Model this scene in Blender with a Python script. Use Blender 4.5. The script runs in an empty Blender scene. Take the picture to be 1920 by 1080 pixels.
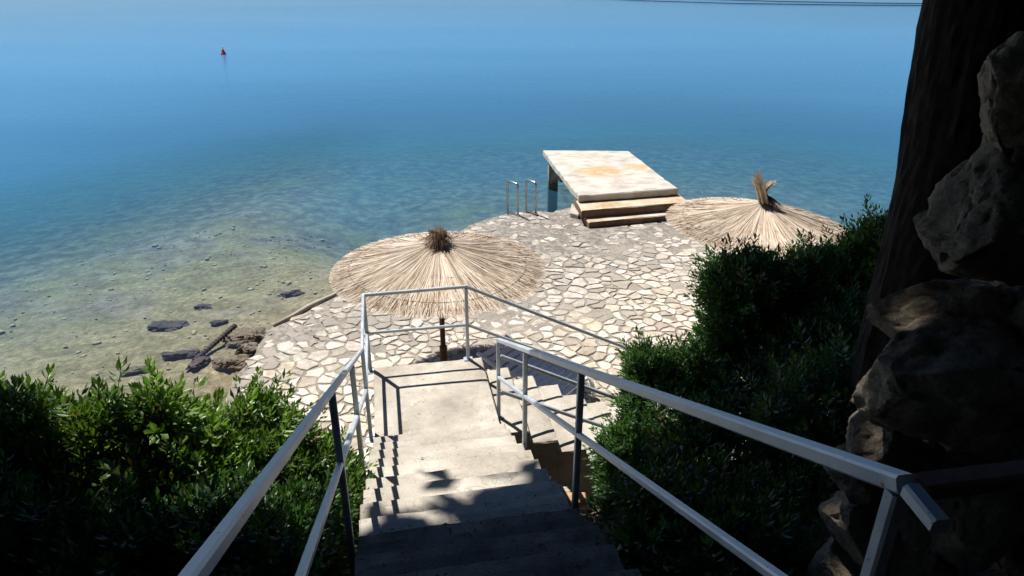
import bpy, math, random
import numpy as np
from mathutils import Vector, Matrix, noise
R = math.radians
sc = bpy.context.scene
COL = sc.collection
random.seed(7); rng = np.random.default_rng(7)

# ------------------------------------------------------------------ camera, sky, sun, exposure
CZ = 5.65                      # eye height above the sea
cam_d = bpy.data.cameras.new('camera'); cam = bpy.data.objects.new('camera', cam_d); COL.objects.link(cam)
cam.location = (0, 0, CZ); cam.rotation_euler = (R(90 - 25), 0, 0)
cam_d.sensor_width = 36; cam_d.lens = 36 * 1333 / 1920; cam_d.clip_end = 6000; cam_d.clip_start = .05
sc.camera = cam
SUN_EL, SUN_AZ = R(59), math.atan2(-.67, .74)       # azimuth from +Y towards +X
w = bpy.data.worlds.new('World'); sc.world = w; w.use_nodes = True
nt = w.node_tree; bg = nt.nodes['Background']; sky = nt.nodes.new('ShaderNodeTexSky')
sky.sky_type = 'NISHITA'; sky.sun_disc = False; sky.sun_elevation = SUN_EL; sky.sun_rotation = SUN_AZ
sky.air_density = 1.0; sky.dust_density = 0; sky.ozone_density = 4.5
tint = nt.nodes.new('ShaderNodeMix'); tint.data_type = 'RGBA'; tint.blend_type = 'MULTIPLY'; tint.inputs[0].default_value = 1
tint.inputs[7].default_value = (.76, .95, 1.20, 1)           # the camera's white balance is set for the sun, the sky reads blue
nt.links.new(sky.outputs[0], tint.inputs[6]); nt.links.new(tint.outputs[2], bg.inputs[0]); bg.inputs[1].default_value = .045
sd = bpy.data.lights.new('sun', 'SUN'); so = bpy.data.objects.new('sun', sd); COL.objects.link(so)
sd.energy = 5.0; sd.angle = R(.53); sd.color = (1, .955, .88)
SUND = Vector((math.sin(SUN_AZ) * math.cos(SUN_EL), math.cos(SUN_AZ) * math.cos(SUN_EL), math.sin(SUN_EL)))
so.rotation_euler = SUND.to_track_quat('Z', 'Y').to_euler(); so.location = (0, 0, 20)
sc.view_settings.view_transform = 'Standard'; sc.view_settings.look = 'None'
sc.view_settings.exposure = 0.62; sc.view_settings.gamma = 1
sc.render.engine = 'CYCLES'; sc.cycles.transparent_max_bounces = 16; sc.cycles.max_bounces = 6

# ------------------------------------------------------------------ frames
YAW = R(10.3); CY, SY = math.cos(YAW), math.sin(YAW)
def st(r, s, dep):             # stair frame: r to the right, s down the stairs, dep below the eye
    return Vector((r * CY - s * SY, r * SY + s * CY, CZ - dep))
def to_rs(x, y): return x * CY + y * SY, -x * SY + y * CY

# ------------------------------------------------------------------ object helpers
def mob(name, v, f, mat, parent=None, rnd=None, smooth=False, kind=None, attrs=None):
    me = bpy.data.meshes.new(name)
    v = np.asarray(v, dtype=np.float32).reshape(-1, 3)
    if isinstance(f, np.ndarray):
        n, k = f.shape
        me.vertices.add(len(v)); me.vertices.foreach_set('co', v.ravel())
        me.loops.add(n * k); me.loops.foreach_set('vertex_index', f.astype(np.int32).ravel())
        me.polygons.add(n); me.polygons.foreach_set('loop_start', np.arange(0, n * k, k, dtype=np.int32))
        me.update(calc_edges=True)
    else:
        me.from_pydata([tuple(map(float, p)) for p in v], [], f); me.update()
    if smooth: me.polygons.foreach_set('use_smooth', [True] * len(me.polygons))
    if rnd is not None:
        a = me.attributes.new('rnd', 'FLOAT', 'POINT')
        a.data.foreach_set('value', np.broadcast_to(np.asarray(rnd, dtype=np.float32), (len(v),)).copy())
    for k, val in (attrs or {}).items():
        a = me.attributes.new(k, 'FLOAT', 'POINT'); a.data.foreach_set('value', np.asarray(val, dtype=np.float32))
    if mat: me.materials.append(mat)
    o = bpy.data.objects.new(name, me); COL.objects.link(o)
    if parent: o.parent = parent
    if kind: o['kind'] = kind
    return o
def tag(o, label, cat, group=None):
    o['label'] = label; o['category'] = cat
    if group: o['group'] = group
    return o
def thing(name, label, cat, loc=(0, 0, 0), rz=0, group=None):
    o = bpy.data.objects.new(name, None); COL.objects.link(o)
    o.location = loc; o.rotation_euler = (0, 0, rz); o.empty_display_size = .2
    return tag(o, label, cat, group)

class MB:
    def __init__(s): s.v = []; s.f = []; s.r = []
    def add(s, v, f, r=0.):
        n = len(s.v); s.v += [tuple(p) for p in v]; s.f += [tuple(i + n for i in q) for q in f]; s.r += [r] * len(v)
    def box(s, a, b, c=None, bev=0, r=0.):
        """chamfered box between corners a and b, mapped by c"""
        x0, y0, z0 = a; x1, y1, z1 = b; e = bev
        V = []; F = []
        if e:
            for z, i in ((z0, 0), (z1 - e, 0), (z1, e)):
                V += [(x0 + i, y0 + i, z), (x1 - i, y0 + i, z), (x1 - i, y1 - i, z), (x0 + i, y1 - i, z)]
            F = [(3, 2, 1, 0), (8, 9, 10, 11)]
            for k in (0, 4):
                F += [(k + i, k + (i + 1) % 4, k + 4 + (i + 1) % 4, k + 4 + i) for i in range(4)]
        else:
            for z in (z0, z1): V += [(x0, y0, z), (x1, y0, z), (x1, y1, z), (x0, y1, z)]
            F = [(3, 2, 1, 0), (4, 5, 6, 7)] + [(i, (i + 1) % 4, 4 + (i + 1) % 4, 4 + i) for i in range(4)]
        if c: V = [c(*p) for p in V]
        s.add(V, F, r)
    def sweep(s, pts, wd, ht, ch=.006, r=0.):
        """rectangular hollow section swept along a polyline with mitred bends"""
        pts = [Vector(p) for p in pts]; prof = []
        a, b = wd / 2, ht / 2
        for x, y in ((a - ch, -b), (a, -b + ch), (a, b - ch), (a - ch, b), (-a + ch, b), (-a, b - ch), (-a, -b + ch), (-a + ch, -b)): prof.append((x, y))
        V = []
        for i, p in enumerate(pts):
            d1 = (p - pts[i - 1]).normalized() if i else (pts[1] - p).normalized()
            d2 = (pts[i + 1] - p).normalized() if i < len(pts) - 1 else d1
            t = (d1 + d2).normalized()
            up = Vector((0, 0, 1)) if abs(d1.z) < .95 else Vector((SY, -CY, 0))
            side = d1.cross(up).normalized(); u = side.cross(d1).normalized()
            den = d1.dot(t)
            for x, y in prof:
                q = side * x + u * y
                q = q - d1 * (q.dot(t) / den)
                V.append(p + q)
        F = [tuple(range(7, -1, -1)), tuple(range(8 * (len(pts) - 1), 8 * len(pts)))]
        for k in range(len(pts) - 1):
            F += [(8 * k + i, 8 * k + (i + 1) % 8, 8 * k + 8 + (i + 1) % 8, 8 * k + 8 + i) for i in range(8)]
        s.add(V, F, r)
    def tube(s, pts, rad, n=8, r=0.):
        pts = [Vector(p) for p in pts]
        rad = rad if hasattr(rad, '__len__') else [rad] * len(pts)
        V = []; u = None
        for i, p in enumerate(pts):
            t = (pts[min(i + 1, len(pts) - 1)] - pts[max(i - 1, 0)]).normalized()
            if u is None: u = t.orthogonal().normalized()
            u = (u - t * u.dot(t)).normalized(); q = t.cross(u)
            for k in range(n):
                a = 2 * math.pi * k / n; V.append(p + (u * math.cos(a) + q * math.sin(a)) * rad[i])
        F = [tuple(range(n - 1, -1, -1)), tuple(range(n * (len(pts) - 1), n * len(pts)))]
        for j in range(len(pts) - 1):
            F += [(j * n + k, j * n + (k + 1) % n, j * n + n + (k + 1) % n, j * n + n + k) for k in range(n)]
        s.add(V, F, r)
    def make(s, name, mat, parent=None, smooth=False, kind=None):
        return mob(name, s.v, s.f, mat, parent, rnd=s.r, smooth=smooth, kind=kind)

# ------------------------------------------------------------------ materials
def newmat(name):
    m = bpy.data.materials.new(name); m.use_nodes = True
    n = m.node_tree; return m, n, n.nodes['Principled BSDF']
def N(n, t, **kw):
    x = n.nodes.new(t)
    for k, v in kw.items():
        if k[0] == '_': x.inputs[int(k[1:])].default_value = v
        else: setattr(x, k, v)
    return x
def coords(n, scale=(1, 1, 1)):
    g = N(n, 'ShaderNodeNewGeometry'); m = N(n, 'ShaderNodeMapping'); m.inputs['Scale'].default_value = scale
    n.links.new(g.outputs['Position'], m.inputs[0]); return m.outputs[0]
def noi(n, co, scale, detail=5, rough=.6, dist=0):
    t = N(n, 'ShaderNodeTexNoise'); t.inputs['Scale'].default_value = scale; t.inputs['Detail'].default_value = detail
    t.inputs['Roughness'].default_value = rough; t.inputs['Distortion'].default_value = dist
    n.links.new(co, t.inputs['Vector']); return t.outputs[0]
def ramp(n, val, stops, interp='LINEAR'):
    r = N(n, 'ShaderNodeValToRGB'); r.color_ramp.interpolation = interp
    e = r.color_ramp.elements
    while len(e) < len(stops): e.new(.5)
    for i, (p, c) in enumerate(stops):
        e[i].position = p; e[i].color = (*c, 1) if len(c) == 3 else c
    n.links.new(val, r.inputs[0]); return r.outputs[0]
def mixc(n, f, a, b, mode='MIX'):
    m = N(n, 'ShaderNodeMix', data_type='RGBA', blend_type=mode)
    for i, x in ((0, f), (6, a), (7, b)):
        if hasattr(x, 'is_linked') or hasattr(x, 'links'): n.links.new(x, m.inputs[i])
        elif i == 0: m.inputs[0].default_value = x
        else: m.inputs[i].default_value = (*x, 1)
    return m.outputs[2]
def mth(n, op, a, b=None, clamp=False):
    m = N(n, 'ShaderNodeMath', operation=op, use_clamp=clamp)
    for i, x in ((0, a), (1, b)):
        if x is None: continue
        if hasattr(x, 'links'): n.links.new(x, m.inputs[i])
        else: m.inputs[i].default_value = x
    return m.outputs[0]
def bump(n, bs, h, strength=.3, dist=.02, prev=None):
    b = N(n, 'ShaderNodeBump'); b.inputs['Strength'].default_value = strength; b.inputs['Distance'].default_value = dist
    n.links.new(h, b.inputs['Height'])
    if prev: n.links.new(prev, b.inputs['Normal'])
    if bs: n.links.new(b.outputs[0], bs.inputs['Normal'])
    return b.outputs[0]
def attr(n, name='rnd'):
    a = N(n, 'ShaderNodeAttribute', attribute_name=name); return a.outputs['Fac']
def sepxyz(n):
    g = N(n, 'ShaderNodeNewGeometry'); s = N(n, 'ShaderNodeSeparateXYZ'); n.links.new(g.outputs['Position'], s.inputs[0]); return s.outputs

def mat_concrete(name, c1, c2, c3, rough=.9, fine=60, stain=1.3):
    m, n, b = newmat(name); co = coords(n)
    a = noi(n, co, stain, 6, .65); d = noi(n, co, fine, 4, .7); e = noi(n, co, 9, 5, .6)
    c = ramp(n, a, [(.33, c1), (.52, c2), (.7, c3)])
    c = mixc(n, .35, c, ramp(n, e, [(.35, (.55, .5, .45)), (.65, (1, 1, 1))]), 'MULTIPLY')
    c = mixc(n, .3, c, ramp(n, d, [(.3, (.6, .6, .6)), (.6, (1, 1, 1))]), 'MULTIPLY')
    spots = noi(n, co, 30, 3, .5)
    c = mixc(n, .6, c, ramp(n, spots, [(.27, (.45, .4, .34)), (.33, (1, 1, 1))]), 'MULTIPLY')
    crk = N(n, 'ShaderNodeTexVoronoi', feature='DISTANCE_TO_EDGE'); crk.inputs['Scale'].default_value = 1.1
    wv = N(n, 'ShaderNodeVectorMath', operation='ADD'); n.links.new(co, wv.inputs[0]); nn = N(n, 'ShaderNodeTexNoise'); nn.inputs['Scale'].default_value = 4; n.links.new(co, nn.inputs['Vector']); n.links.new(nn.outputs[1], wv.inputs[1]); n.links.new(wv.outputs[0], crk.inputs['Vector'])
    c = mixc(n, .5, c, ramp(n, crk.outputs['Distance'], [(.002, (.35, .3, .26)), (.007, (1, 1, 1))]), 'MULTIPLY')
    n.links.new(c, b.inputs['Base Color']); b.inputs['Roughness'].default_value = rough
    h = mth(n, 'ADD', mth(n, 'MULTIPLY', e, .7), d); bump(n, b, h, .5, .012)
    return m
M = {}
M['step'] = mat_concrete('stair_concrete', (.34, .30, .25), (.47, .43, .37), (.58, .54, .47))
M['pier'] = mat_concrete('pier_concrete', (.38, .33, .27), (.48, .43, .37), (.56, .52, .45), stain=.9)

def mat_pier_top():
    m, n, b = newmat('pier_rusty_concrete'); co = coords(n, (1, 1.6, 1))
    base = ramp(n, noi(n, co, 2.2, 6, .6), [(.35, (.34, .30, .25)), (.5, (.47, .43, .37)), (.68, (.58, .54, .48))])
    x, y, z = sepxyz(n)
    rust = noi(n, co, 1.15, 6, .6, .3); fine = noi(n, coords(n, (1, 3, 1)), 5, 5, .7)
    def spot(cx, cy, ax, ay):
        a = mth(n, 'POWER', mth(n, 'DIVIDE', mth(n, 'SUBTRACT', x, cx), ax), 2.); b2 = mth(n, 'POWER', mth(n, 'DIVIDE', mth(n, 'SUBTRACT', y, cy), ay), 2.)
        return mth(n, 'SUBTRACT', 1., mth(n, 'ADD', a, b2), True)
    sp = mth(n, 'MAXIMUM', spot(2.2, 17.0, .85, .75), spot(3.1, 17.4, .6, .5))
    mask = ramp(n, mth(n, 'ADD', mth(n, 'ADD', mth(n, 'MULTIPLY', rust, .5), mth(n, 'MULTIPLY', fine, .55)), mth(n, 'MULTIPLY', sp, .22)), [(.64, (0, 0, 0)), (.70, (1, 1, 1))])
    c = mixc(n, mask, base, ramp(n, fine, [(.35, (.36, .19, .08)), (.6, (.56, .38, .21))]))
    n.links.new(c, b.inputs['Base Color']); b.inputs['Roughness'].default_value = .9
    bump(n, b, noi(n, co, 25, 5, .7), .4, .01); return m
M['pier_top'] = mat_pier_top()
def mat_column():
    m, n, b = newmat('column_with_algae_line'); co = coords(n); x, y, z = sepxyz(n); a = noi(n, co, 6, 5, .7)
    c = ramp(n, a, [(.35, (.20, .17, .14)), (.65, (.40, .36, .30))])
    k = ramp(n, mth(n, 'ADD', z, mth(n, 'MULTIPLY', a, .25)), [(.30, (1,) * 3), (.42, (0,) * 3)])
    n.links.new(mixc(n, mth(n, 'MULTIPLY', k, .85), c, (.03, .035, .02)), b.inputs['Base Color']); b.inputs['Roughness'].default_value = .85; bump(n, b, a, .5, .02); return m
M['column'] = mat_column()
M['rust_step'] = mat_concrete('rusty_step', (.46, .31, .17), (.58, .48, .35), (.66, .60, .50), stain=1.6)
M['riser'] = mat_concrete('dark_riser', (.10, .05, .03), (.16, .09, .06), (.24, .17, .13), stain=2)
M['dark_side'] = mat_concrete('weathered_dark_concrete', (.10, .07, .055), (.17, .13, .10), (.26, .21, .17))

def mat_paint():
    m, n, b = newmat('grey_rail_paint'); co = coords(n)
    a = noi(n, co, 5, 5, .6); s = noi(n, co, 45, 3, .6)
    c = ramp(n, a, [(.3, (.33, .38, .43)), (.6, (.45, .50, .55))])
    chips = ramp(n, s, [(.66, (0, 0, 0)), (.69, (1, 1, 1))])
    c = mixc(n, mth(n, 'MULTIPLY', chips, .8), c, (.13, .07, .04))
    n.links.new(c, b.inputs['Base Color']); b.inputs['Roughness'].default_value = .42
    b.inputs['Metallic'].default_value = .25
    n.links.new(ramp(n, a, [(.3, (.35,) * 3), (.7, (.55,) * 3)]), b.inputs['Roughness'])
    bump(n, b, s, .12, .003); return m
M['paint'] = mat_paint()
def simple(name, c, rough=.6, metal=0, var=.25, scale=12, bmp=.2):
    m, n, b = newmat(name); co = coords(n)
    a = noi(n, co, scale, 5, .65)
    lo = tuple(x * (1 - var) for x in c); hi = tuple(min(1, x * (1 + var)) for x in c)
    n.links.new(ramp(n, a, [(.3, lo), (.7, hi)]), b.inputs['Base Color'])
    b.inputs['Roughness'].default_value = rough; b.inputs['Metallic'].default_value = metal
    if bmp: bump(n, b, a, bmp, .01)
    return m
M['steel'] = simple('ladder_steel', (.42, .39, .36), .28, .9, .15)
M['wood'] = simple('brown_pole', (.13, .055, .03), .7, 0, .4, 30)
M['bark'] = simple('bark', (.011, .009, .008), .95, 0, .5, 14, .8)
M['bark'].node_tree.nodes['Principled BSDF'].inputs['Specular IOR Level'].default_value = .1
M['twig'] = simple('twig', (.10, .07, .045), .9, 0, .3)
M['plastic'] = simple('white_plastic', (.74, .76, .78), .4, 0, .05, 4, 0)
M['wire'] = simple('binding_wire', (.07, .06, .05), .6)
M['rope'] = simple('dark_line', (.03, .05, .08), .8)
M['buoy_red'] = simple('buoy_red', (.70, .03, .035), .35, 0, .1, 4, 0)
M['buoy_white'] = simple('buoy_white', (.75, .72, .72), .4, 0, .05, 4, 0)

def mat_reed():
    m, n, b = newmat('dry_reed'); r = attr(n)
    c = ramp(n, r, [(0, (.12, .07, .045)), (.2, (.34, .235, .16)), (.5, (.56, .46, .355)), (1, (.72, .64, .54))])
    c = mixc(n, .4, c, ramp(n, noi(n, coords(n), 3.0, 4, .6), [(.35, (.75, .62, .5)), (.6, (1, 1, 1))]), 'MULTIPLY')
    n.links.new(c, b.inputs['Base Color']); b.inputs['Roughness'].default_value = .8; return m
M['reed'] = mat_reed()
M['reed_dark'] = simple('reed_tuft', (.20, .135, .09), .9, 0, .5, 20, 0)
M['reed_pale'] = simple('reed_tuft_pale', (.68, .58, .45), .9, 0, .35, 20, 0)

def mat_stone():
    m, n, b = newmat('paving_stone'); co = coords(n); r = attr(n)
    c = ramp(n, r, [(0, (.40, .35, .29)), (.25, (.52, .46, .38)), (.5, (.62, .57, .49)), (.8, (.72, .68, .61)), (.93, (.62, .53, .41)), (1, (.80, .77, .72))])
    a = noi(n, co, 7, 6, .65, .2)
    c = mixc(n, .55, c, ramp(n, a, [(.36, (.52, .46, .39)), (.56, (1, 1, 1))]), 'MULTIPLY')
    c = mixc(n, .5, c, ramp(n, noi(n, co, 38, 4, .7), [(.36, (.62, .57, .5)), (.55, (1, 1, 1))]), 'MULTIPLY')
    # worn, algae-grey zone towards the water
    x, y, z = sepxyz(n)
    big = noi(n, co, .55, 4, .6)
    g = mth(n, 'ADD', mth(n, 'MULTIPLY', mth(n, 'SUBTRACT', mth(n, 'SUBTRACT', y, 8.5), mth(n, 'MULTIPLY', x, .7)), .36), mth(n, 'MULTIPLY', mth(n, 'SUBTRACT', big, .5), 2.6), True)
    fine = noi(n, co, 11, 6, .75)
    g2 = mth(n, 'MULTIPLY', g, ramp(n, mth(n, 'ADD', fine, mth(n, 'MULTIPLY', r, -.18)), [(.24, (0,) * 3), (.46, (1,) * 3)]))
    c = mixc(n, mth(n, 'MULTIPLY', g2, .88), c, mixc(n, fine, (.12, .108, .095), (.36, .33, .29)))
    n.links.new(c, b.inputs['Base Color']); b.inputs['Roughness'].default_value = .88
    bump(n, b, mth(n, 'ADD', a, mth(n, 'MULTIPLY', noi(n, co, 60, 4, .7), .4)), .55, .015); return m
M['stone'] = mat_stone()
def mat_mortar():
    m, n, b = newmat('mortar'); co = coords(n)
    a = noi(n, co, 1.1, 6, .65); f = noi(n, co, 18, 6, .7)
    c = ramp(n, a, [(.35, (.25, .215, .18)), (.6, (.38, .34, .29))])
    c = mixc(n, .7, c, ramp(n, f, [(.3, (.5, .46, .42)), (.65, (1.0, 1.0, 1.0))]), 'MULTIPLY')
    x, y, z = sepxyz(n)
    g = mth(n, 'ADD', mth(n, 'MULTIPLY', mth(n, 'SUBTRACT', mth(n, 'SUBTRACT', y, 9.2), mth(n, 'MULTIPLY', x, .7)), .3), mth(n, 'MULTIPLY', mth(n, 'SUBTRACT', noi(n, co, 1.6, 6, .7), .5), 3.2), True)
    c = mixc(n, mth(n, 'MULTIPLY', g, .75), c, ramp(n, noi(n, co, 9, 6, .75), [(.38, (.10, .09, .08)), (.5, (.20, .18, .155)), (.62, (.36, .33, .29))]))
    wet = ramp(n, z, [(.0, (1,) * 3), (.14, (1,) * 3), (.24, (0,) * 3)])
    c = mixc(n, mth(n, 'MULTIPLY', wet, .75), c, (.06, .055, .04))
    n.links.new(c, b.inputs['Base Color']); b.inputs['Roughness'].default_value = .95
    bump(n, b, f, .7, .03); return m
M['mortar'] = mat_mortar()
def mat_rock(name, lo, hi, sc_=3):
    m, n, b = newmat(name); co = coords(n)
    a = noi(n, co, sc_, 8, .7, .4); f = noi(n, co, sc_ * 9, 6, .75)
    c = ramp(n, a, [(.3, lo), (.7, hi)])
    c = mixc(n, .8, c, ramp(n, f, [(.3, (.4, .37, .33)), (.6, (1, 1, 1))]), 'MULTIPLY')
    n.links.new(c, b.inputs['Base Color']); b.inputs['Roughness'].default_value = .92
    g3 = noi(n, co, sc_ * 26, 5, .75)
    c = mixc(n, .6, c, ramp(n, g3, [(.34, (.45, .43, .40)), (.56, (1.1, 1.1, 1.1))]), 'MULTIPLY')
    lich = ramp(n, noi(n, co, sc_ * 1.7, 6, .8), [(.56, (0,) * 3), (.62, (1,) * 3)]); c = mixc(n, mth(n, 'MULTIPLY', lich, .45), c, hi)
    n.links.new(c, b.inputs['Base Color'])
    pb = bump(n, None, mth(n, 'ADD', f, mth(n, 'MULTIPLY', g3, .5)), 1.0, .03)
    bump(n, b, a, .9, .06, prev=pb); return m
M['rock'] = mat_rock('limestone', (.15, .12, .085), (.42, .35, .26), 5)
M['wet_rock'] = mat_rock('wet_rock', (.15, .12, .09), (.36, .31, .24), 4)
M['weed_rock'] = mat_rock('weedy_rock', (.07, .055, .07), (.18, .14, .15), 5)
M['brick'] = simple('orange_brick', (.42, .25, .13), .9, 0, .3)
M['pebble'] = simple('pebbles', (.33, .29, .21), .9, 0, .35, 5, 0)
def mat_soil():
    m, n, b = newmat('soil_litter'); co = coords(n)
    a = noi(n, co, 22, 6, .75)
    n.links.new(ramp(n, a, [(.35, (.018, .013, .009)), (.6, (.05, .035, .022)), (.75, (.10, .07, .045))]), b.inputs['Base Color'])
    b.inputs['Roughness'].default_value = 1; bump(n, b, a, .8, .04); return m
M['soil'] = mat_soil()
def mat_leaf(name, dark, light, dead=(.22, .11, .05), tr=.28):
    m, n, b = newmat(name); r = attr(n)
    c = ramp(n, r, [(0, dead), (.025, dead), (.03, dark), (.7, light), (1, tuple(min(1, x * 1.7) for x in light))])
    n.links.new(c, b.inputs['Base Color']); b.inputs['Roughness'].default_value = .42
    t = N(n, 'ShaderNodeBsdfTranslucent'); n.links.new(mixc(n, 1., c, (1.3, 1.5, .5), 'MULTIPLY'), t.inputs[0])
    mx = N(n, 'ShaderNodeMixShader'); mx.inputs[0].default_value = tr
    n.links.new(b.outputs[0], mx.inputs[1]); n.links.new(t.outputs[0], mx.inputs[2])
    n.links.new(mx.outputs[0], n.nodes['Material Output'].inputs[0]); return m
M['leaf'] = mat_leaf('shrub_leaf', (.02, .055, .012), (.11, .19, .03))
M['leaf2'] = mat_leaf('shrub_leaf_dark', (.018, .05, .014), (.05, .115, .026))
M['needle'] = mat_leaf('pine_needles', (.02, .04, .015), (.04, .07, .02), tr=.05)
M['litter'] = simple('dry_litter', (.17, .115, .07), .95, 0, .5, 40, 0)

# ------------------------------------------------------------------ coast, seabed, terrain
PAVE = [(-3.2, 5.6), (-3.55, 7.3), (-3.9, 8.45), (-3.85, 9.36), (-3.93, 10.05), (-3.15, 10.98), (-2.55, 11.9), (-1.7, 13.3), (-.65, 14.88), (-.12, 15.3), (.45, 15.45),
        (.9, 15.42), (1.3, 15.75), (1.9, 15.95), (4.0, 16.25), (4.6, 16.0), (5.3, 14.2), (6.0, 11.8), (6.4, 8.5), (6.5, 5.6)]
COAST = [(-40, 3.5), (-12, 5.2), (-7.5, 6.6), (-5.0, 8.3), (-4.3, 9.6), (-3.93, 10.05), (-3.15, 10.98), (-.65, 14.88), (-.12, 15.3), (.9, 15.42), (4.6, 16.1), (5.3, 14.2),
         (6.3, 11.8), (9, 10.2), (15, 9.0), (45, 8)]
def dist_poly(P, line):
    d = np.full(len(P), 1e9)
    for a, b in zip(line[:-1], line[1:]):
        a = np.array(a, float); b = np.array(b, float); ab = b - a
        t = np.clip(((P - a) @ ab) / (ab @ ab), 0, 1)
        d = np.minimum(d, np.hypot(*(P - a - t[:, None] * ab).T))
    return d
def inside(P, poly):
    x, y = P[:, 0], P[:, 1]; c = np.zeros(len(P), bool)
    for (x0, y0), (x1, y1) in zip(poly, poly[1:] + poly[:1]):
        if y0 == y1: continue
        k = ((y0 > y) != (y1 > y)) & (x < (x1 - x0) * (y - y0) / (y1 - y0) + x0); c ^= k
    return c
LAND = COAST + [(45, -40), (-40, -40)]
def sea_depth(P):
    d = dist_poly(P, COAST); ins = inside(P, LAND)
    x = P[:, 0]
    t = (x + 3.15) * .56 + (P[:, 1] - 10.98) * .83
    front = np.clip((t - 1.4) / 2.2, 0, 1) * np.clip((x + 7) / 3, 0, 1)        # steeper off the landing stage
    dep = .06 + .075 * np.minimum(d, 9) + .14 * np.clip(d - 7, 0, 40) + front * (.45 + .08 * np.minimum(d, 9)) * np.exp(-(d / 9) ** 2)
    dep = np.where(d < .4, dep * (d / .4) + .06 * (1 - d / .4), dep) if True else dep
    return np.where(ins, -.0 - .25 * d, dep)
def vnoise(P, sc_, seed=0., dz=0.):
    return np.array([noise.noise(Vector((p[0] * sc_ + seed, p[1] * sc_ - seed, dz + seed))) for p in P])
def grid(xs, ys):
    X, Y = np.meshgrid(xs, ys); P = np.stack([X.ravel(), Y.ravel()], 1); nx, ny = len(xs), len(ys)
    i = np.arange(nx - 1)[None, :] + nx * np.arange(ny - 1)[:, None]; i = i.ravel()
    return P, np.stack([i, i + 1, i + nx + 1, i + nx], 1)

# seabed
xs = np.concatenate([np.linspace(-2600, -30, 14), np.linspace(-25, 18, 150), np.linspace(24, 2600, 14)])
ys = np.concatenate([np.linspace(3, 34, 140), np.array([37, 42, 50, 60, 80, 120, 200, 400, 900, 2600])])
P, F = grid(xs, ys); dep = sea_depth(P)
z = -dep + .05 * vnoise(P, 1.3, 3) + .02 * vnoise(P, 5, 9)
z = np.where(dep < 0, -.15, z)
def mat_seabed():
    m, n, b = newmat('seabed_sand_and_weed'); co = coords(n, (1, 1, 1))
    x, y, z_ = sepxyz(n)
    sand = ramp(n, noi(n, co, 9, 6, .8), [(.3, (.145, .13, .085)), (.5, (.265, .235, .155)), (.68, (.42, .375, .27))])
    sand = mixc(n, .6, sand, ramp(n, noi(n, coords(n, (1, 1.6, 1)), 1.3, 5, .7, .4), [(.38, (.36, .34, .30)), (.6, (1.08, 1.04, 1))]), 'MULTIPLY')
    peb = N(n, 'ShaderNodeTexVoronoi'); peb.inputs['Scale'].default_value = 7.5; n.links.new(coords(n, (1, 1.0, 1)), peb.inputs['Vector'])
    sand = mixc(n, .55, sand, ramp(n, peb.outputs['Distance'], [(.05, (1.1, 1.1, 1.05)), (.55, (.72, .70, .62))]), 'MULTIPLY')
    n1 = noi(n, co, .55, 6, .68, .5); n2 = noi(n, co, 2.6, 5, .7)
    v = mth(n, 'ADD', mth(n, 'MULTIPLY', n1, .75), mth(n, 'MULTIPLY', n2, .25))
    d = attr(n, 'depth')
    bias = ramp(n, mth(n, 'MULTIPLY', d, .2), [(.0, (.0,) * 3), (.05, (.10,) * 3), (.09, (.24,) * 3), (.13, (.42,) * 3), (.18, (.50,) * 3), (.32, (.50,) * 3), (.42, (.2,) * 3), (.50, (0,) * 3)])
    weed = ramp(n, mth(n, 'ADD', v, mth(n, 'MULTIPLY', bias, .42)), [(.55, (0,) * 3), (.69, (1,) * 3)])
    c = mixc(n, mth(n, 'MULTIPLY', weed, .85), sand, ramp(n, n2, [(.38, (.085, .065, .085)), (.5, (.165, .135, .14)), (.62, (.28, .24, .20))]))
    n.links.new(c, b.inputs['Base Color']); b.inputs['Roughness'].default_value = 1
    bump(n, b, noi(n, co, 12, 5, .7), .8, .05); return m
M['seabed'] = mat_seabed()
mob('seabed', np.column_stack([P, z]), F, M['seabed'], kind='structure', smooth=True, attrs={'depth': np.maximum(dep, 0)})

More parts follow.
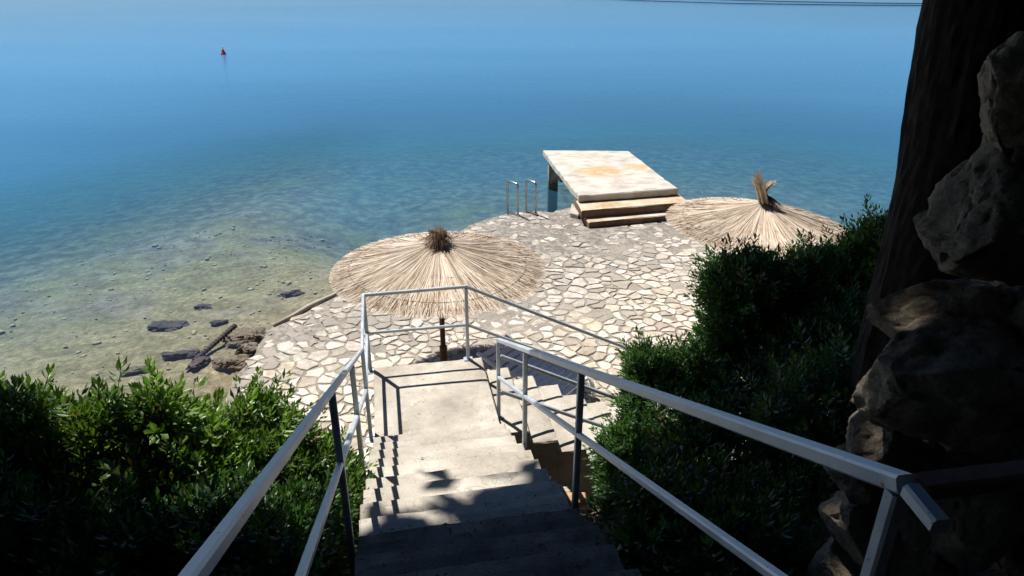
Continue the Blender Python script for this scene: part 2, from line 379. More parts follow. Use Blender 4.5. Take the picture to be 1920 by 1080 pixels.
# sea surface
def mat_water():
    m, n, b = newmat('sea_water'); n.nodes.remove(b)
    d = attr(n, 'depth')
    def ex(k): return mth(n, 'POWER', math.e, mth(n, 'MULTIPLY', d, -k))
    cc = N(n, 'ShaderNodeCombineColor'); 
    for i, k in enumerate((.55, .17, .11)): n.links.new(ex(k), cc.inputs[i])
    tr = N(n, 'ShaderNodeBsdfTransparent'); n.links.new(cc.outputs[0], tr.inputs[0])
    df = N(n, 'ShaderNodeBsdfDiffuse')
    big = noi(n, coords(n, (.02, .09, 1)), 1, 4, .6)
    n.links.new(ramp(n, big, [(.3, (.055, .27, .52)), (.7, (.080, .32, .58))]), df.inputs[0])
    a = mth(n, 'MULTIPLY', mth(n, 'SUBTRACT', 1., ex(.27), True), mth(n, 'MULTIPLY', d, .6, True))
    body = N(n, 'ShaderNodeMixShader'); n.links.new(a, body.inputs[0]); n.links.new(tr.outputs[0], body.inputs[1]); n.links.new(df.outputs[0], body.inputs[2])
    gl = N(n, 'ShaderNodeBsdfGlossy'); gl.inputs['Roughness'].default_value = .12
    r1 = noi(n, coords(n, (1, 1.7, 1)), 3.2, 3, .55, .6); r2 = noi(n, coords(n, (1, 2.2, 1)), 11, 2, .5); r3 = noi(n, coords(n, (.25, .8, 1)), .8, 3, .5)
    h = mth(n, 'ADD', mth(n, 'ADD', r1, mth(n, 'MULTIPLY', r2, .5)), mth(n, 'MULTIPLY', r3, 1.5))
    nb = bump(n, None, h, .26, .035); n.links.new(nb, gl.inputs['Normal'])
    fr = N(n, 'ShaderNodeFresnel'); fr.inputs[0].default_value = 1.333; n.links.new(nb, fr.inputs['Normal'])
    mx = N(n, 'ShaderNodeMixShader'); n.links.new(fr.outputs[0], mx.inputs[0]); n.links.new(body.outputs[0], mx.inputs[1]); n.links.new(gl.outputs[0], mx.inputs[2])
    n.links.new(mx.outputs[0], n.nodes['Material Output'].inputs[0]); return m
M['water'] = mat_water()
P, F = grid(np.concatenate([np.linspace(-2700, -30, 12), np.linspace(-26, 20, 110), np.linspace(26, 2700, 12)]), ys)
mob('sea', np.column_stack([P, np.zeros(len(P))]), F, M['water'], kind='structure', smooth=True, attrs={'depth': np.clip(sea_depth(P), 0, 30)})

# hillside
STAIR_S0, TREAD, RISE, LAND_D = 5.475, .281, .1375, 4.13
def stair_dep(s): return LAND_D - RISE / TREAD * (STAIR_S0 + TREAD * .5 - s)
def hill_z(r, s):
    sd_ = np.clip(s, .6, 5.475)
    z0 = CZ - (LAND_D - RISE / TREAD * (STAIR_S0 - sd_)) - .18
    z0 = z0 + np.clip(.6 - s, 0, 2.5) * .2 + np.clip(-1.6 - s, 0, 12) * 1.5  # unseen rise behind the eye, steepened to block sky light
    toe = 5.35 - .03 * np.clip(-r, 0, 12)
    z1 = np.where(s > toe - 1.3, z0 - (np.clip(s - (toe - 1.3), 0, 3)) * .75, z0)
    right = np.clip((r - 1.0) / .8, 0, 1)
    z1 = z1 - .38 * np.exp(-((r - 1.3) / .45) ** 2) * np.clip((s - 3.2) / 1, 0, 1)
    bank = np.clip((r - 1.6) / 4, 0, 1) * .5
    return np.maximum(z1 + bank, -.6)
rs_x = np.concatenate([np.linspace(-40, -9, 8), np.linspace(-8, 9, 86), np.linspace(10, 40, 8)])
rs_y = np.concatenate([np.linspace(-30, -2.5, 6), np.linspace(-2, 8.5, 54)])
P, F = grid(rs_x, rs_y)
z = hill_z(P[:, 0], P[:, 1])
z += .06 * vnoise(P, 1.8, 5)
inst = (P[:, 0] > -.5) & (P[:, 0] < 1.1)
z[inst] -= .12
XY = np.stack([P[:, 0] * CY - P[:, 1] * SY, P[:, 0] * SY + P[:, 1] * CY], 1)
pv = inside(XY, PAVE) & (P[:, 1] > 5.6); z = np.where(pv, np.minimum(z, .2), z)
mob('hillside', np.column_stack([XY, z]), F, M['soil'], kind='structure', smooth=True)

# ------------------------------------------------------------------ crazy paving
PZ = CZ - 5.25
pavement = bpy.data.objects.new('pavement', None); COL.objects.link(pavement); pavement['kind'] = 'structure'
def clip_half(poly, nx, ny, c):
    out = []
    for i in range(len(poly)):
        p, q = poly[i], poly[(i + 1) % len(poly)]
        a = p[0] * nx + p[1] * ny - c; b_ = q[0] * nx + q[1] * ny - c
        if a <= 0: out.append(p)
        if (a < 0 < b_) or (b_ < 0 < a):
            t = a / (a - b_); out.append((p[0] + (q[0] - p[0]) * t, p[1] + (q[1] - p[1]) * t))
    return out
# mortar bed: fine grid with uneven top, plus skirt
gx = np.arange(-4.3, 6.8, .09); gy = np.arange(5.5, 16.6, .09)
P, F = grid(gx, gy)
ins = inside(P, PAVE) & (dist_poly(P, PAVE + PAVE[:1]) > .05 + .0)
edge = dist_poly(P, PAVE[1:-1])
def smear(P): return np.clip((P[:, 1] - 9.8 - .65 * P[:, 0]) * .35 + 1.6 * vnoise(P, .55, 2), 0, 1)
zz = PZ - .012 + .009 * vnoise(P, 7, 1) + .006 * vnoise(P, 21, 4) + smear(P) * (.013 + .030 * vnoise(P, 2.6, 8))
drop = np.clip(1 - edge / .25, 0, 1) ** 2 * .06
zz -= drop
lowleft = np.clip((-2.7 - P[:, 0]) / 1.3, 0, 1) * np.clip((P[:, 1] - 8.2) / 1.5, 0, 1); zz -= lowleft * .16
keep = ins[F].all(1); idx = np.unique(F[keep]); remap = -np.ones(len(P), int); remap[idx] = np.arange(len(idx))
bed = mob('mortar_bed', np.column_stack([P, zz])[idx], remap[F[keep]], M['mortar'], pavement, smooth=True)
# slab body with irregular outline
ol = []
for a, b_ in zip(PAVE, PAVE[1:] + PAVE[:1]):
    L_ = math.dist(a, b_); k = max(1, int(L_ / .22))
    for i in range(k):
        t = i / k; x = a[0] + (b_[0] - a[0]) * t; y = a[1] + (b_[1] - a[1]) * t
        ol.append((x + .06 * noise.noise(Vector((x * 3, y * 3, 1))), y + .06 * noise.noise(Vector((x * 3, y * 3, 7)))))
def low(x, y): return min(max((-2.7 - x) / 1.3, 0), 1) * min(max((y - 8.2) / 1.5, 0), 1) * .16
n_ = len(ol); V = []; cx_, cy_ = 1.2, 10
for k, (zo, io) in enumerate(((-.035, .0), (-.09, -.05), (-.9, -.12))):
    for (x, y) in ol:
        jx = .05 * noise.noise(Vector((x * 4, y * 4, k * 3.))); V.append((x + io * (x - cx_) * -.12 + jx, y + io * (y - cy_) * -.12 + jx, PZ + zo - low(x, y) + .015 * noise.noise(Vector((x * 5, y * 5, 3)))))
FF = [tuple(range(n_))] + [(k * n_ + i, k * n_ + n_ + i, k * n_ + n_ + (i + 1) % n_, k * n_ + (i + 1) % n_) for k in range(2) for i in range(n_)]
mob('slab', V, FF, M['mortar'], pavement)
# stones
sites = []
rs2 = random.Random(3)
tries = 0
def spacing(x, y): return .135 + .11 * (.5 + .5 * noise.noise(Vector((x * .7, y * .7, 5)))) 
cell = {}
while tries < 48000 and len(sites) < 4600:
    tries += 1
    x = rs2.uniform(-4.4, 6.9); y = rs2.uniform(5.4, 16.6)
    sp = spacing(x, y) * rs2.choice((.62, .8, 1, 1, 1.2, 1.55)); ok = True; cxi, cyi = int(x // .5), int(y // .5)
    for i in range(cxi - 1, cxi + 2):
        for j in range(cyi - 1, cyi + 2):
            for q in cell.get((i, j), ()):
                if ((q[0] - x) * .85) ** 2 + ((q[1] - y) * 1.15) ** 2 < sp * sp: ok = False; break
            if not ok: break
        if not ok: break
    if ok: sites.append((x, y)); cell.setdefault((cxi, cyi), []).append((x, y))
big = [sites[i] for i in range(0, len(sites), 11)]
sites = [q for k_, q in enumerate(sites) if k_ % 11 == 0 or min((q[0] - b_[0]) ** 2 + ((q[1] - b_[1]) * 1.3) ** 2 for b_ in big) > .235 ** 2]
S = np.array(sites)
okc = inside(S, PAVE) & (dist_poly(S, PAVE + PAVE[:1]) > .12)
def stone_geo(i):
    x, y = S[i]; poly = [(x - .6, y - .6), (x + .6, y - .6), (x + .6, y + .6), (x - .6, y + .6)]
    d = np.hypot(S[:, 0] - x, S[:, 1] - y); nb = np.argsort(d)[1:30]
    gap = .007 + .010 * (.5 + .5 * noise.noise(Vector((x, y, 9)))) + rs2.uniform(0, .007)
    for j in nb:
        dx, dy = S[j, 0] - x, S[j, 1] - y; L_ = math.hypot(dx, dy); nx, ny = dx / L_, dy / L_
        poly = clip_half(poly, nx, ny, nx * (x + dx / 2) + ny * (y + dy / 2) - gap)
        if len(poly) < 3: return None
    for j in range(len(ol)) if False else (): pass
    # drop very short edges, cut the corners
    q = [p for k, p in enumerate(poly) if math.dist(p, poly[k - 1]) > .03]
    if len(q) < 3: return None
    q3 = []
    for k in range(len(q)):
        a, b_ = q[k], q[(k + 1) % len(q)]; q3.append(a)
        if math.dist(a, b_) > .13: q3.append(((a[0] + b_[0]) / 2, (a[1] + b_[1]) / 2))
    q = [(a + .07 * noise.noise(Vector((a * 3.6, b_ * 3.6, 2))) + .03 * noise.noise(Vector((a * 9, b_ * 9, 5))), b_ + .06 * noise.noise(Vector((a * 3.6, b_ * 3.6, 12))) + .03 * noise.noise(Vector((a * 9, b_ * 9, 15)))) for a, b_ in q3]
    out = []
    for k in range(len(q)):
        a, b_ = q[k], q[(k + 1) % len(q)]; t = .10 + rs2.uniform(-.04, .07)
        out.append((a[0] + (b_[0] - a[0]) * t, a[1] + (b_[1] - a[1]) * t)); out.append((b_[0] + (a[0] - b_[0]) * t, b_[1] + (a[1] - b_[1]) * t))
    far = float(smear(np.array([[x, y]]))[0])
    if rs2.random() < .02 + .10 * far: return None
    shr = 1 - far * rs2.uniform(0, .22) if rs2.random() < .7 else rs2.uniform(.88, 1)
    mx_ = sum(p[0] for p in out) / len(out); my_ = sum(p[1] for p in out) / len(out)
    out = [(mx_ + (a - mx_) * shr + .026 * noise.noise(Vector((a * 11, b_ * 14, i))) + rs2.uniform(-.006, .006), my_ + (b_ - my_) * shr + .026 * noise.noise(Vector((a * 11, b_ * 14, i + 50.5))) + rs2.uniform(-.006, .006)) for a, b_ in out][:24]
    cx = sum(p[0] for p in out) / len(out); cy = sum(p[1] for p in out) / len(out)
    top = .004 + rs2.uniform(-.003, .006) - .006 * far * rs2.random(); tx, ty = rs2.uniform(-.02, .02), rs2.uniform(-.02, .02)
    n = len(out); V = []; lo_ = low(x, y)
    for f_, h in ((1, -.05), (1, top - .005), (1 - .010 / max(.06, math.dist(out[0], (cx, cy))), top)):
        for (a, b_) in out:
            V.append((cx + (a - cx) * f_ - x, cy + (b_ - cy) * f_ - y, h + (a - x) * tx + (b_ - y) * ty - lo_))
    V.append((cx - x, cy - y, top + .002 - lo_))
    Fq = [(k * n + i, k * n + (i + 1) % n, k * n + n + (i + 1) % n, k * n + n + i) for k in (0, 1) for i in range(n)]
    Fq += [(2 * n + i, 2 * n + (i + 1) % n, 3 * n) for i in range(n)]
    return V, Fq
def visible_rank(x, y):                    # nearer stones show larger; those under the shrubs and stairs show nothing
    r, s = to_rs(x, y)
    hid = (s < 6.9 and -.3 < r < .9) or (r < -2.6 and s < 8.6) or (x > 1.5 and y < 8.2 + (x - 1.5) * 1.1) or (s < 5.9)
    return math.hypot(x, y) + (100 if hid else 0)
rest = MB()
order = sorted([i for i in range(len(S)) if okc[i]], key=lambda i: visible_rank(*S[i]))
made = 0
for i in order:
    g = stone_geo(i)
    if not g: continue
    rv = rs2.random()
    if made < 298 and visible_rank(*S[i]) < 100:
        o = mob('paving_stone', g[0], g[1], M['stone'], pavement, rnd=rv); o.location = (S[i, 0], S[i, 1], PZ); made += 1
    else:
        rest.add([(a + S[i, 0], b_ + S[i, 1], c + PZ) for a, b_, c in g[0]], g[1], rv)
rest.make('paving_stones', M['stone'], pavement, kind='stuff')
# pale cement lip along the left edge
lip = MB(); lip.tube([(-3.86, 10.16, PZ - .16), (-3.6, 10.42, PZ - .11), (-3.42, 10.72, PZ - .09), (-3.12, 11.06, PZ - .06), (-2.9, 11.35, PZ - .04)], [.03, .04, .045, .035, .03], 7)
lip.make('cement_lip', M['pier'], pavement, smooth=True)

# ------------------------------------------------------------------ staircase
stair = thing('staircase', 'pale concrete staircase going down to a square landing, then turning right', 'staircase', st(.3, 3, 4.1))
def slocal(r, s, d):  # point relative to the staircase root
    return st(r, s, d) - stair.location
def slab_step(name, r0, r1, s0, s1, top, depth, mat, seed, chip=.012):
    """a cast step: chamfered block whose long edges are subdivided and worn"""
    nx = max(4, int((r1 - r0) / .07)); ny = max(3, int((s1 - s0) / .07)); ny = min(ny, 20); nx = min(nx, 24)
    V = []; Fq = []
    for j in range(ny + 1):
        for i in range(nx + 1):
            r = r0 + (r1 - r0) * i / nx; s = s0 + (s1 - s0) * j / ny
            e = 0
            if i in (0, nx) or j in (0, ny):
                e = chip * (1 + .9 * noise.noise(Vector((r * 9, s * 9, seed))))
            dr = -e * .7 if i == nx else (e * .7 if i == 0 else 0); ds = -e * .7 if j == ny else (e * .7 if j == 0 else 0)
            zb = .004 * noise.noise(Vector((r * 3, s * 3, seed + 2)))
            V.append(slocal(r + dr, s + ds, top + e * .6 - zb))
    W = nx + 1
    Fq += [(j * W + i, j * W + i + 1, (j + 1) * W + i + 1, (j + 1) * W + i) for j in range(ny) for i in range(nx)]
    ring = [i for i in range(nx + 1)] + [j * W + nx for j in range(1, ny + 1)] + [ny * W + i for i in range(nx - 1, -1, -1)] + [j * W for j in range(ny - 1, 0, -1)]
    def rs_of(k): j, i = divmod(k, W); return r0 + (r1 - r0) * i / nx, s0 + (s1 - s0) * j / ny
    n0 = len(V); m_ = len(ring)
    for dz in (chip * 2.0, depth):
        for k in ring:
            r, s = rs_of(k); w_ = .006 * noise.noise(Vector((r * 6, s * 6, dz * 9 + seed))); V.append(slocal(r + w_, s + w_, top + dz))
    Fq += [(ring[i], n0 + i, n0 + (i + 1) % m_, ring[(i + 1) % m_]) for i in range(m_)]
    Fq += [(n0 + i, n0 + m_ + i, n0 + m_ + (i + 1) % m_, n0 + (i + 1) % m_) for i in range(m_)]
    return mob(name, V, Fq, mat, stair)
rj = random.Random(5)
M['step_shaded_soiled'] = mat_concrete('shaded_soiled_concrete', (.10, .085, .07), (.19, .17, .145), (.30, .27, .235), stain=3)  # tree shade on the upper steps put into the colour, with some soil
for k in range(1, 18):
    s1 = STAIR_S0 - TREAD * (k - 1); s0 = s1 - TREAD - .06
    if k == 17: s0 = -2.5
    slab_step('step', -.30 + rj.uniform(-.015, .01), .914 + rj.uniform(-.01, .02) + (.03 if k in (5, 6) else 0), s0, s1 + rj.uniform(-.008, .008), LAND_D - RISE * k, .75, M['step_shaded_soiled' if k > 9 else 'step'], k * 3.1, .010)
slab_step('landing', -.30, .914, STAIR_S0 - .3, 6.95, LAND_D, 1.3, M['step'], 77, .012)
for k in range(1, 8):
    slab_step('lower_step', .917 + .3 * (k - 1), .917 + .3 * k + .0, 5.70, 6.95 + rj.uniform(-.03, .03), LAND_D + .155 * k, 1.28 - .155 * k, M['step'], 100 + k * 2.3, .012)

# dry leaves and twigs on the steps
def litter_mesh(n, fn, size=(.02, .05)):
    V = []; Fq = []
    for _ in range(n):
        p, up = fn()
        a = random.uniform(0, 6.28); l = random.uniform(*size); wd = l * random.choice((.12, .3, .4))
        d = Vector((math.cos(a), math.sin(a), random.uniform(-.1, .35))); q = Vector((-math.sin(a), math.cos(a), random.uniform(-.2, .3)))
        k = len(V); V += [p - d * l / 2, p + q * wd / 2 + Vector((0, 0, l * .12)), p + d * l / 2, p - q * wd / 2 + Vector((0, 0, l * .1))]
        Fq.append((k, k + 1, k + 2, k + 3))
    return V, Fq
def on_steps():
    s = random.triangular(.6, 5.9, .9); r = random.uniform(-.28, .9)
    if s > 3.0 and random.random() < .93: s = random.uniform(.6, 3.0)
    if s > 3.0: r = random.choice((r, -.28 + abs(random.gauss(0, .12)), .9 - abs(random.gauss(0, .2))))
    k = math.floor((STAIR_S0 - s) / TREAD) + 1 if s < STAIR_S0 else 0
    return st(r, s, LAND_D - RISE * min(k, 17)) + Vector((0, 0, .006)), None
V, Fq = litter_mesh(220, on_steps); mob('fallen_leaves', V, Fq, M['litter'], kind='stuff')
V, Fq = litter_mesh(1500, on_steps, (.012, .035)); mob('pine_needle_litter', V, Fq, M['litter'], kind='stuff')
def on_bank():
    while True:
        r = random.uniform(.95, 3.2) if random.random() < .7 else random.uniform(-2.5, -.35); s = random.uniform(.8, 5.2)
        z = float(hill_z(np.array([r]), np.array([s]))[0]) + .05
        v = st(r, s, 0); return Vector((v.x, v.y, z)), None
V, Fq = litter_mesh(5000, on_bank, (.03, .08)); mob('leaf_litter', V, Fq, M['litter'], kind='stuff')

# ------------------------------------------------------------------ railings
def rail_thing(name, label, base):
    return thing(name, label, 'railing', base)
def beam(name, pts, wd, ht, root, mat=None):
    mb = MB(); mb.sweep([Vector(p) - root.location for p in pts], wd, ht); return mb.make(name, mat or M['paint'], root)
def post(r, s, d0, d1, root, wd=.036, plate=True):
    o = beam('post', [st(r, s, d1), st(r, s, d0)], wd, wd, root)
    if not plate: return o
    mb = MB(); b0 = st(r, s, d1) - root.location
    mb.box((-.05, -.04, 0), (.05, .04, .008), lambda x, y, z: b0 + Vector((x * CY - y * SY, x * SY + y * CY, z))); mb.make('foot_plate', M['paint'], root)
    return o
G = .4857
def topA(s): return 3.235 - G * (5.77 - s)
ra = rail_thing('railing', 'long grey railing left of the stairs, turning round the landing down to the paving', st(-.34, 5.77, 4.15))
XL, SF = -.335, 6.93
beam('top_rail', [st(XL, -.6, topA(.3)), st(XL, .3, topA(.3)), st(XL, 5.77, 3.235), st(XL, SF, 3.235), st(.755, SF, 3.225), st(2.86, SF, 4.295)], .031, .034, ra)
beam('mid_rail', [st(XL, -.6, topA(.3) + .43), st(XL, .3, topA(.3) + .43), st(XL, 5.77, 3.67), st(XL, SF, 3.69)], .032, .030, ra)
beam('mid_rail', [st(XL + .020, SF, 3.69), st(.737, SF, 3.69)], .03, .03, ra)
beam('mid_rail', [st(.775, SF, 3.70), st(2.83, SF, 4.74)], .03, .03, ra)
post(XL, 5.77, 3.255, 4.25, ra); post(XL, SF, 3.255, 4.17, ra, .04); post(.755, SF, 3.245, LAND_D - .002, ra); post(2.84, SF, 4.31, 5.235, ra)
for s in (4.36, 2.97): post(XL, s, topA(s) + .022, stair_dep(s) + .45, ra, plate=False)
rb = rail_thing('railing', 'thick grey railing right of the stairs, starting at the rock wall', st(.95, 3.15, 3.0))
def topB(s): return 3.375 - G * (5.97 - s)
XR = .95
beam('top_rail', [st(XR, 5.985, topB(5.985)), st(XR, .938, topB(.938))], .042, .038, rb)
beam('side_rail', [st(XR + .03, .938, topB(.938) + .012), st(2.4, .93, topB(.938) + .02)], .05, .04, rb, M['wood'])
beam('rail_stub', [st(XR, .925, topB(.938) + .003), st(XR - .005, .835, topB(.938) + .01)], .036, .034, rb)
beam('mid_rail', [st(XR, 5.95, topB(5.95) + .425), st(XR, .96, topB(.96) + .425)], .034, .032, rb)
for s, d in ((5.985, 4.283), (4.65, 4.15), (3.147, 3.35), (.955, 2.2)): post(XR, s, topB(s) + .022, d, rb)
rc = rail_thing('railing', 'thin short grey railing along the near side of the lower side steps', st(2.6, 5.97, 5.2))
beam('top_rail', [st(.977, 5.985, 3.57), st(2.55, 5.985, 4.39), st(2.8, 5.985, 4.5)], .035, .035, rc)
beam('mid_rail', [st(.977, 5.985, 3.98), st(2.55, 5.985, 4.80), st(2.8, 5.985, 4.91)], .035, .035, rc)
post(2.62, 5.985, 4.44, 5.06, rc)

# ------------------------------------------------------------------ pier
pier = thing('pier', 'concrete bathing platform with rust stains and two front steps standing in the water', 'pier', (2.3, 17, 0))
PT = CZ - 4.77
PC = [(1.47, 15.03), (3.77, 15.56), (3.15, 19.0), (.83, 19.12)]
def prism(mb, poly, z0, z1, seed, wob=.02, sub=.25, bev=.02):
    ol = []
    for a, b_ in zip(poly, poly[1:] + poly[:1]):
        k = max(1, int(math.dist(a, b_) / sub))
        for i in range(k):
            t = i / k; x = a[0] + (b_[0] - a[0]) * t; y = a[1] + (b_[1] - a[1]) * t
            ol.append((x + wob * noise.noise(Vector((x * 4, y * 4, seed))), y + wob * noise.noise(Vector((x * 4, y * 4, seed + 5)))))
    n = len(ol); cx = sum(p[0] for p in ol) / n; cy = sum(p[1] for p in ol) / n; V = []
    for z, e in ((z0, 0), (z1 - bev, 0), (z1, bev)):
        for x, y in ol:
            L_ = math.hypot(x - cx, y - cy); V.append((x - (x - cx) / L_ * e - 2.3, y - (y - cy) / L_ * e - 17, z + (wob * .4 * noise.noise(Vector((x * 6, y * 6, z * 9))))))
    Fq = [tuple(range(n - 1, -1, -1)), tuple(range(2 * n, 3 * n))] + [(k * n + i, k * n + (i + 1) % n, k * n + n + (i + 1) % n, k * n + n + i) for k in (0, 1) for i in range(n)]
    mb.add(V, Fq)
mb = MB(); prism(mb, PC, PT - .14, PT, 1, .035, .14); mb.make('platform', M['pier_top'], pier)
def faced(o):                 # the upright faces are a darker brown than the treads
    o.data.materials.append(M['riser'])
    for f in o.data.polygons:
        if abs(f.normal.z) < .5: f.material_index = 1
def lerp2(a, b_, t): return (a[0] + (b_[0] - a[0]) * t, a[1] + (b_[1] - a[1]) * t)
S1 = [(1.49, 14.50), (3.95, 15.10), (3.82, 15.75), (1.44, 15.2)]
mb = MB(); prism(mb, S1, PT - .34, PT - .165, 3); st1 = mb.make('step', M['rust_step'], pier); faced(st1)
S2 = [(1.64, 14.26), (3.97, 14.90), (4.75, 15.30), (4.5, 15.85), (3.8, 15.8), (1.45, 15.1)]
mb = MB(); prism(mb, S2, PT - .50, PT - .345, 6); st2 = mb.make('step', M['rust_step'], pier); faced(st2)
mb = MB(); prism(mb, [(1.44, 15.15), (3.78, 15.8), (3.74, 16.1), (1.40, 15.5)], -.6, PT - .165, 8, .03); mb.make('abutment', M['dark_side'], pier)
mb = MB(); prism(mb, [(1.3, 14.95), (1.46, 14.80), (1.62, 15.2), (1.35, 15.6)], .1, PT - .36, 9, .03); mb.make('side_block', M['pier'], pier)
for (x, y) in ((1.10, 18.5), (3.0, 18.4), (1.75, 16.9), (3.0, 16.9)):
    mb = MB(); prism(mb, [(x - .13, y - .13), (x + .13, y - .13), (x + .13, y + .13), (x - .13, y + .13)], -3, PT - .165, x, .02, .13); mb.make('column', M['column'], pier)
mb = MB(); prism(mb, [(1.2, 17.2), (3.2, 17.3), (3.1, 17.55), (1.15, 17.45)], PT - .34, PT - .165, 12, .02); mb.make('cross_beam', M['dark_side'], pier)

# ------------------------------------------------------------------ swim ladder
ladder = thing('pool_ladder', 'pair of tall steel ladder handles bolted to the edge of the paving beside the pier', 'ladder', (.2, 15.2, PZ))
for (x0, y0, x1, y1) in ((-.10, 15.32, .13, 15.03), (.32, 15.40, .53, 15.13)):
    mb = MB(); h = .74; e = .05; d = Vector((x1 - x0, y1 - y0, 0)).normalized()
    a = Vector((x0 - .2, y0 - 15.2, 0)); b_ = Vector((x1 - .2, y1 - 15.2, 0))
    mb.tube([a + Vector((0, 0, -1.0)), a + Vector((0, 0, h - e)), a + d * e * .3 + Vector((0, 0, h - e * .3)), a + d * e + Vector((0, 0, h)), b_ - d * e + Vector((0, 0, h)), b_ - d * e * .3 + Vector((0, 0, h - e * .3)), b_ + Vector((0, 0, h - e)), b_ + Vector((0, 0, 0))], .022, 10)
    mb.make('handle', M['steel'], ladder, smooth=True)
    mb = MB(); mb.sweep([a + Vector((0, 0, .03)), b_ + d * .06 + Vector((0, 0, .03))], .05, .03); mb.make('foot_bar', M['steel'], ladder)
for k, z_ in enumerate((-.15, -.42, -.7)):
    mb = MB(); mb.sweep([Vector((-.30, .12, z_ - PZ)), Vector((.12, .20, z_ - PZ))], .05, .025); mb.make('rung', M['steel'], ladder)

# ------------------------------------------------------------------ thatched parasols
def parasol(cx, cy, rim_z, apex_z, rad, label, seed, tilt=(0, 0), tuft='messy'):
    rr = random.Random(seed)
    t = thing('thatched_parasol', label, 'parasol', (cx, cy, PZ), 0, 'reed parasols on the paving')
    tx, ty = tilt
    def P3(a, q, dz=0):        # q 0 at the apex .. 1 at the rim
        x = math.cos(a) * rad * q; y = math.sin(a) * rad * q
        prof = 1 - q + .10 * math.sin(math.pi * q) * -1
        z_ = (rim_z - PZ) + (apex_z - rim_z) * max(prof, 0) + x * tx + y * ty + dz
        return Vector((x, y, z_))
    V = []; Fq = []; nS = 64; qs = (.02, .15, .35, .6, .8, .97)
    for q in qs:
        for i in range(nS): V.append(P3(2 * math.pi * i / nS, q, -.012))
    for k in range(len(qs) - 1): Fq += [(k * nS + i, k * nS + nS + i, k * nS + nS + (i + 1) % nS, k * nS + (i + 1) % nS) for i in range(nS)]
    mob('thatch_backing', V, Fq, M['reed'], t, rnd=.12)
    mb = MB()
    for i in range(10500):
        a = rr.uniform(0, 2 * math.pi); L_ = rr.random()
        q0 = max(.015, rr.choice((0, .02, .1, .3, .45, .6)) + rr.uniform(0, .15)); q1 = min(1.03, q0 + rr.uniform(.35, .8)) if rr.random() < .45 else .97 + rr.uniform(-.05, .055)
        if q1 - q0 < .15: q1 = q0 + .2
        a2 = a + rr.gauss(0, .06) ; lift = rr.uniform(0, .026); wd = rr.uniform(.0022, .0045)
        p0 = P3(a, q0, lift * .5 + .002); pm = P3((a + a2) / 2, (q0 + q1) / 2, lift + .002); p1 = P3(a2, q1, rr.uniform(0, .02) - (.02 if q1 > .95 else 0))
        side = Vector((-math.sin(a), math.cos(a), rr.uniform(-.6, .6))) * wd
        mb.add([p0 - side * .6, p0 + side * .6, pm + side, p1 + side * .5, p1 - side * .5, pm - side], [(0, 1, 2, 5), (5, 2, 3, 4)], min(1, max(0, rr.gauss(.58, .32))))
    mb.make('thatch', M['reed'], t, kind='stuff')
    for q in (.50, .84):
        mb = MB(); pts = []
        for i in range(73):
            a = 2 * math.pi * i / 72; pts.append(P3(a, q + .012 * math.sin(a * 3 + seed), .024))
        mb.tube(pts, .0025, 4); mb.make('binding_wire', M['wire'], t)
    mb = MB()
    for k in range(8):
        a = k * math.pi / 4; mb.tube([P3(a, .03, -.05), P3(a, .95, -.045)], .018, 6)
    mb.make('frame', M['wood'], t)
    mb = MB(); zt = apex_z - PZ
    mb.tube([(0, 0, -.02), (0, 0, .38)], .052, 12); mb.make('pole_sleeve', M['wood'], t, smooth=False)
    mb = MB(); mb.tube([(0, 0, .36), (0, 0, zt + .05)], .036, 12); mb.make('pole', M['wood'], t, smooth=True)
    # tuft
    def strands(n, fn, wd=.006):
        mb = MB()
        for _ in range(n):
            p0, p1, p2 = fn(); side = (p1 - p0).cross(Vector((rr.uniform(-1, 1), rr.uniform(-1, 1), rr.uniform(-1, 1)))).normalized() * wd * rr.uniform(.5, 1.2)
            mb.add([p0 - side, p0 + side, p1 + side, p2, p1 - side], [(0, 1, 2, 4), (4, 2, 3)], min(1, max(0, rr.gauss(.35, .2))))
        return mb
    top = Vector((0, 0, zt))
    if tuft == 'messy':
        def fn():
            a = rr.uniform(0, 6.283); o = Vector((math.cos(a), math.sin(a), 0)); l = rr.uniform(.08, .28)
            return top + o * .015 + Vector((0, 0, .08)), top + o * l * .45 + Vector((0, 0, rr.uniform(.05, .17))), top + o * l * 1.05 + Vector((0, 0, rr.uniform(-.09, .12) - l * .3))
        strands(520, fn).make('reed_tuft', M['reed_dark'], t, kind='stuff')
        def fn():
            a = rr.uniform(0, 6.283); o = Vector((math.cos(a), math.sin(a), 0)) * rr.uniform(0, .09)
            return top + o * .2, top + o + Vector((0, 0, .09)), top + o * 1.5 + Vector((0, 0, rr.uniform(.15, .26)))
        strands(220, fn, .005).make('reed_tips', M['reed_pale'], t, kind='stuff')
    else:
        def fn():
            o = Vector((rr.gauss(0, .03), rr.gauss(0, .03), 0)); h = rr.uniform(.3, .56)
            return top + o, top + Vector((-.07, .0, .2)) + o, top + Vector((-.17, .02, h * .95)) + o * 1.5
        strands(240, fn, .008).make('reed_tuft', M['reed_pale'], t, kind='stuff')
        def fn():
            o = Vector((rr.gauss(0, .02), rr.gauss(0, .02), 0))
            return top + Vector((-.03, 0, .16)) + o, top + Vector((.03, 0, .27)) + o, top + Vector((.10, .0, rr.uniform(.29, .36))) + o * 1.6
        strands(110, fn, .007).make('reed_tuft', M['reed_pale'], t, kind='stuff')
        def fn():
            a = rr.uniform(-1.2, .6); o = Vector((math.cos(a), math.sin(a), 0)); l = rr.uniform(.1, .3)
            return top + Vector((-.01, 0, .14)), top + o * l * .5 + Vector((0, 0, .06)), top + o * l + Vector((0, 0, .02 - l * .25))
        strands(150, fn).make('reed_tuft', M['reed_dark'], t, kind='stuff')
    return t
parasol(-.95, 8.55, CZ - 3.70, CZ - 3.34, 1.37, 'round reed thatched parasol with a dark brown messy tuft, just beyond the landing', 11, (0, -.0))
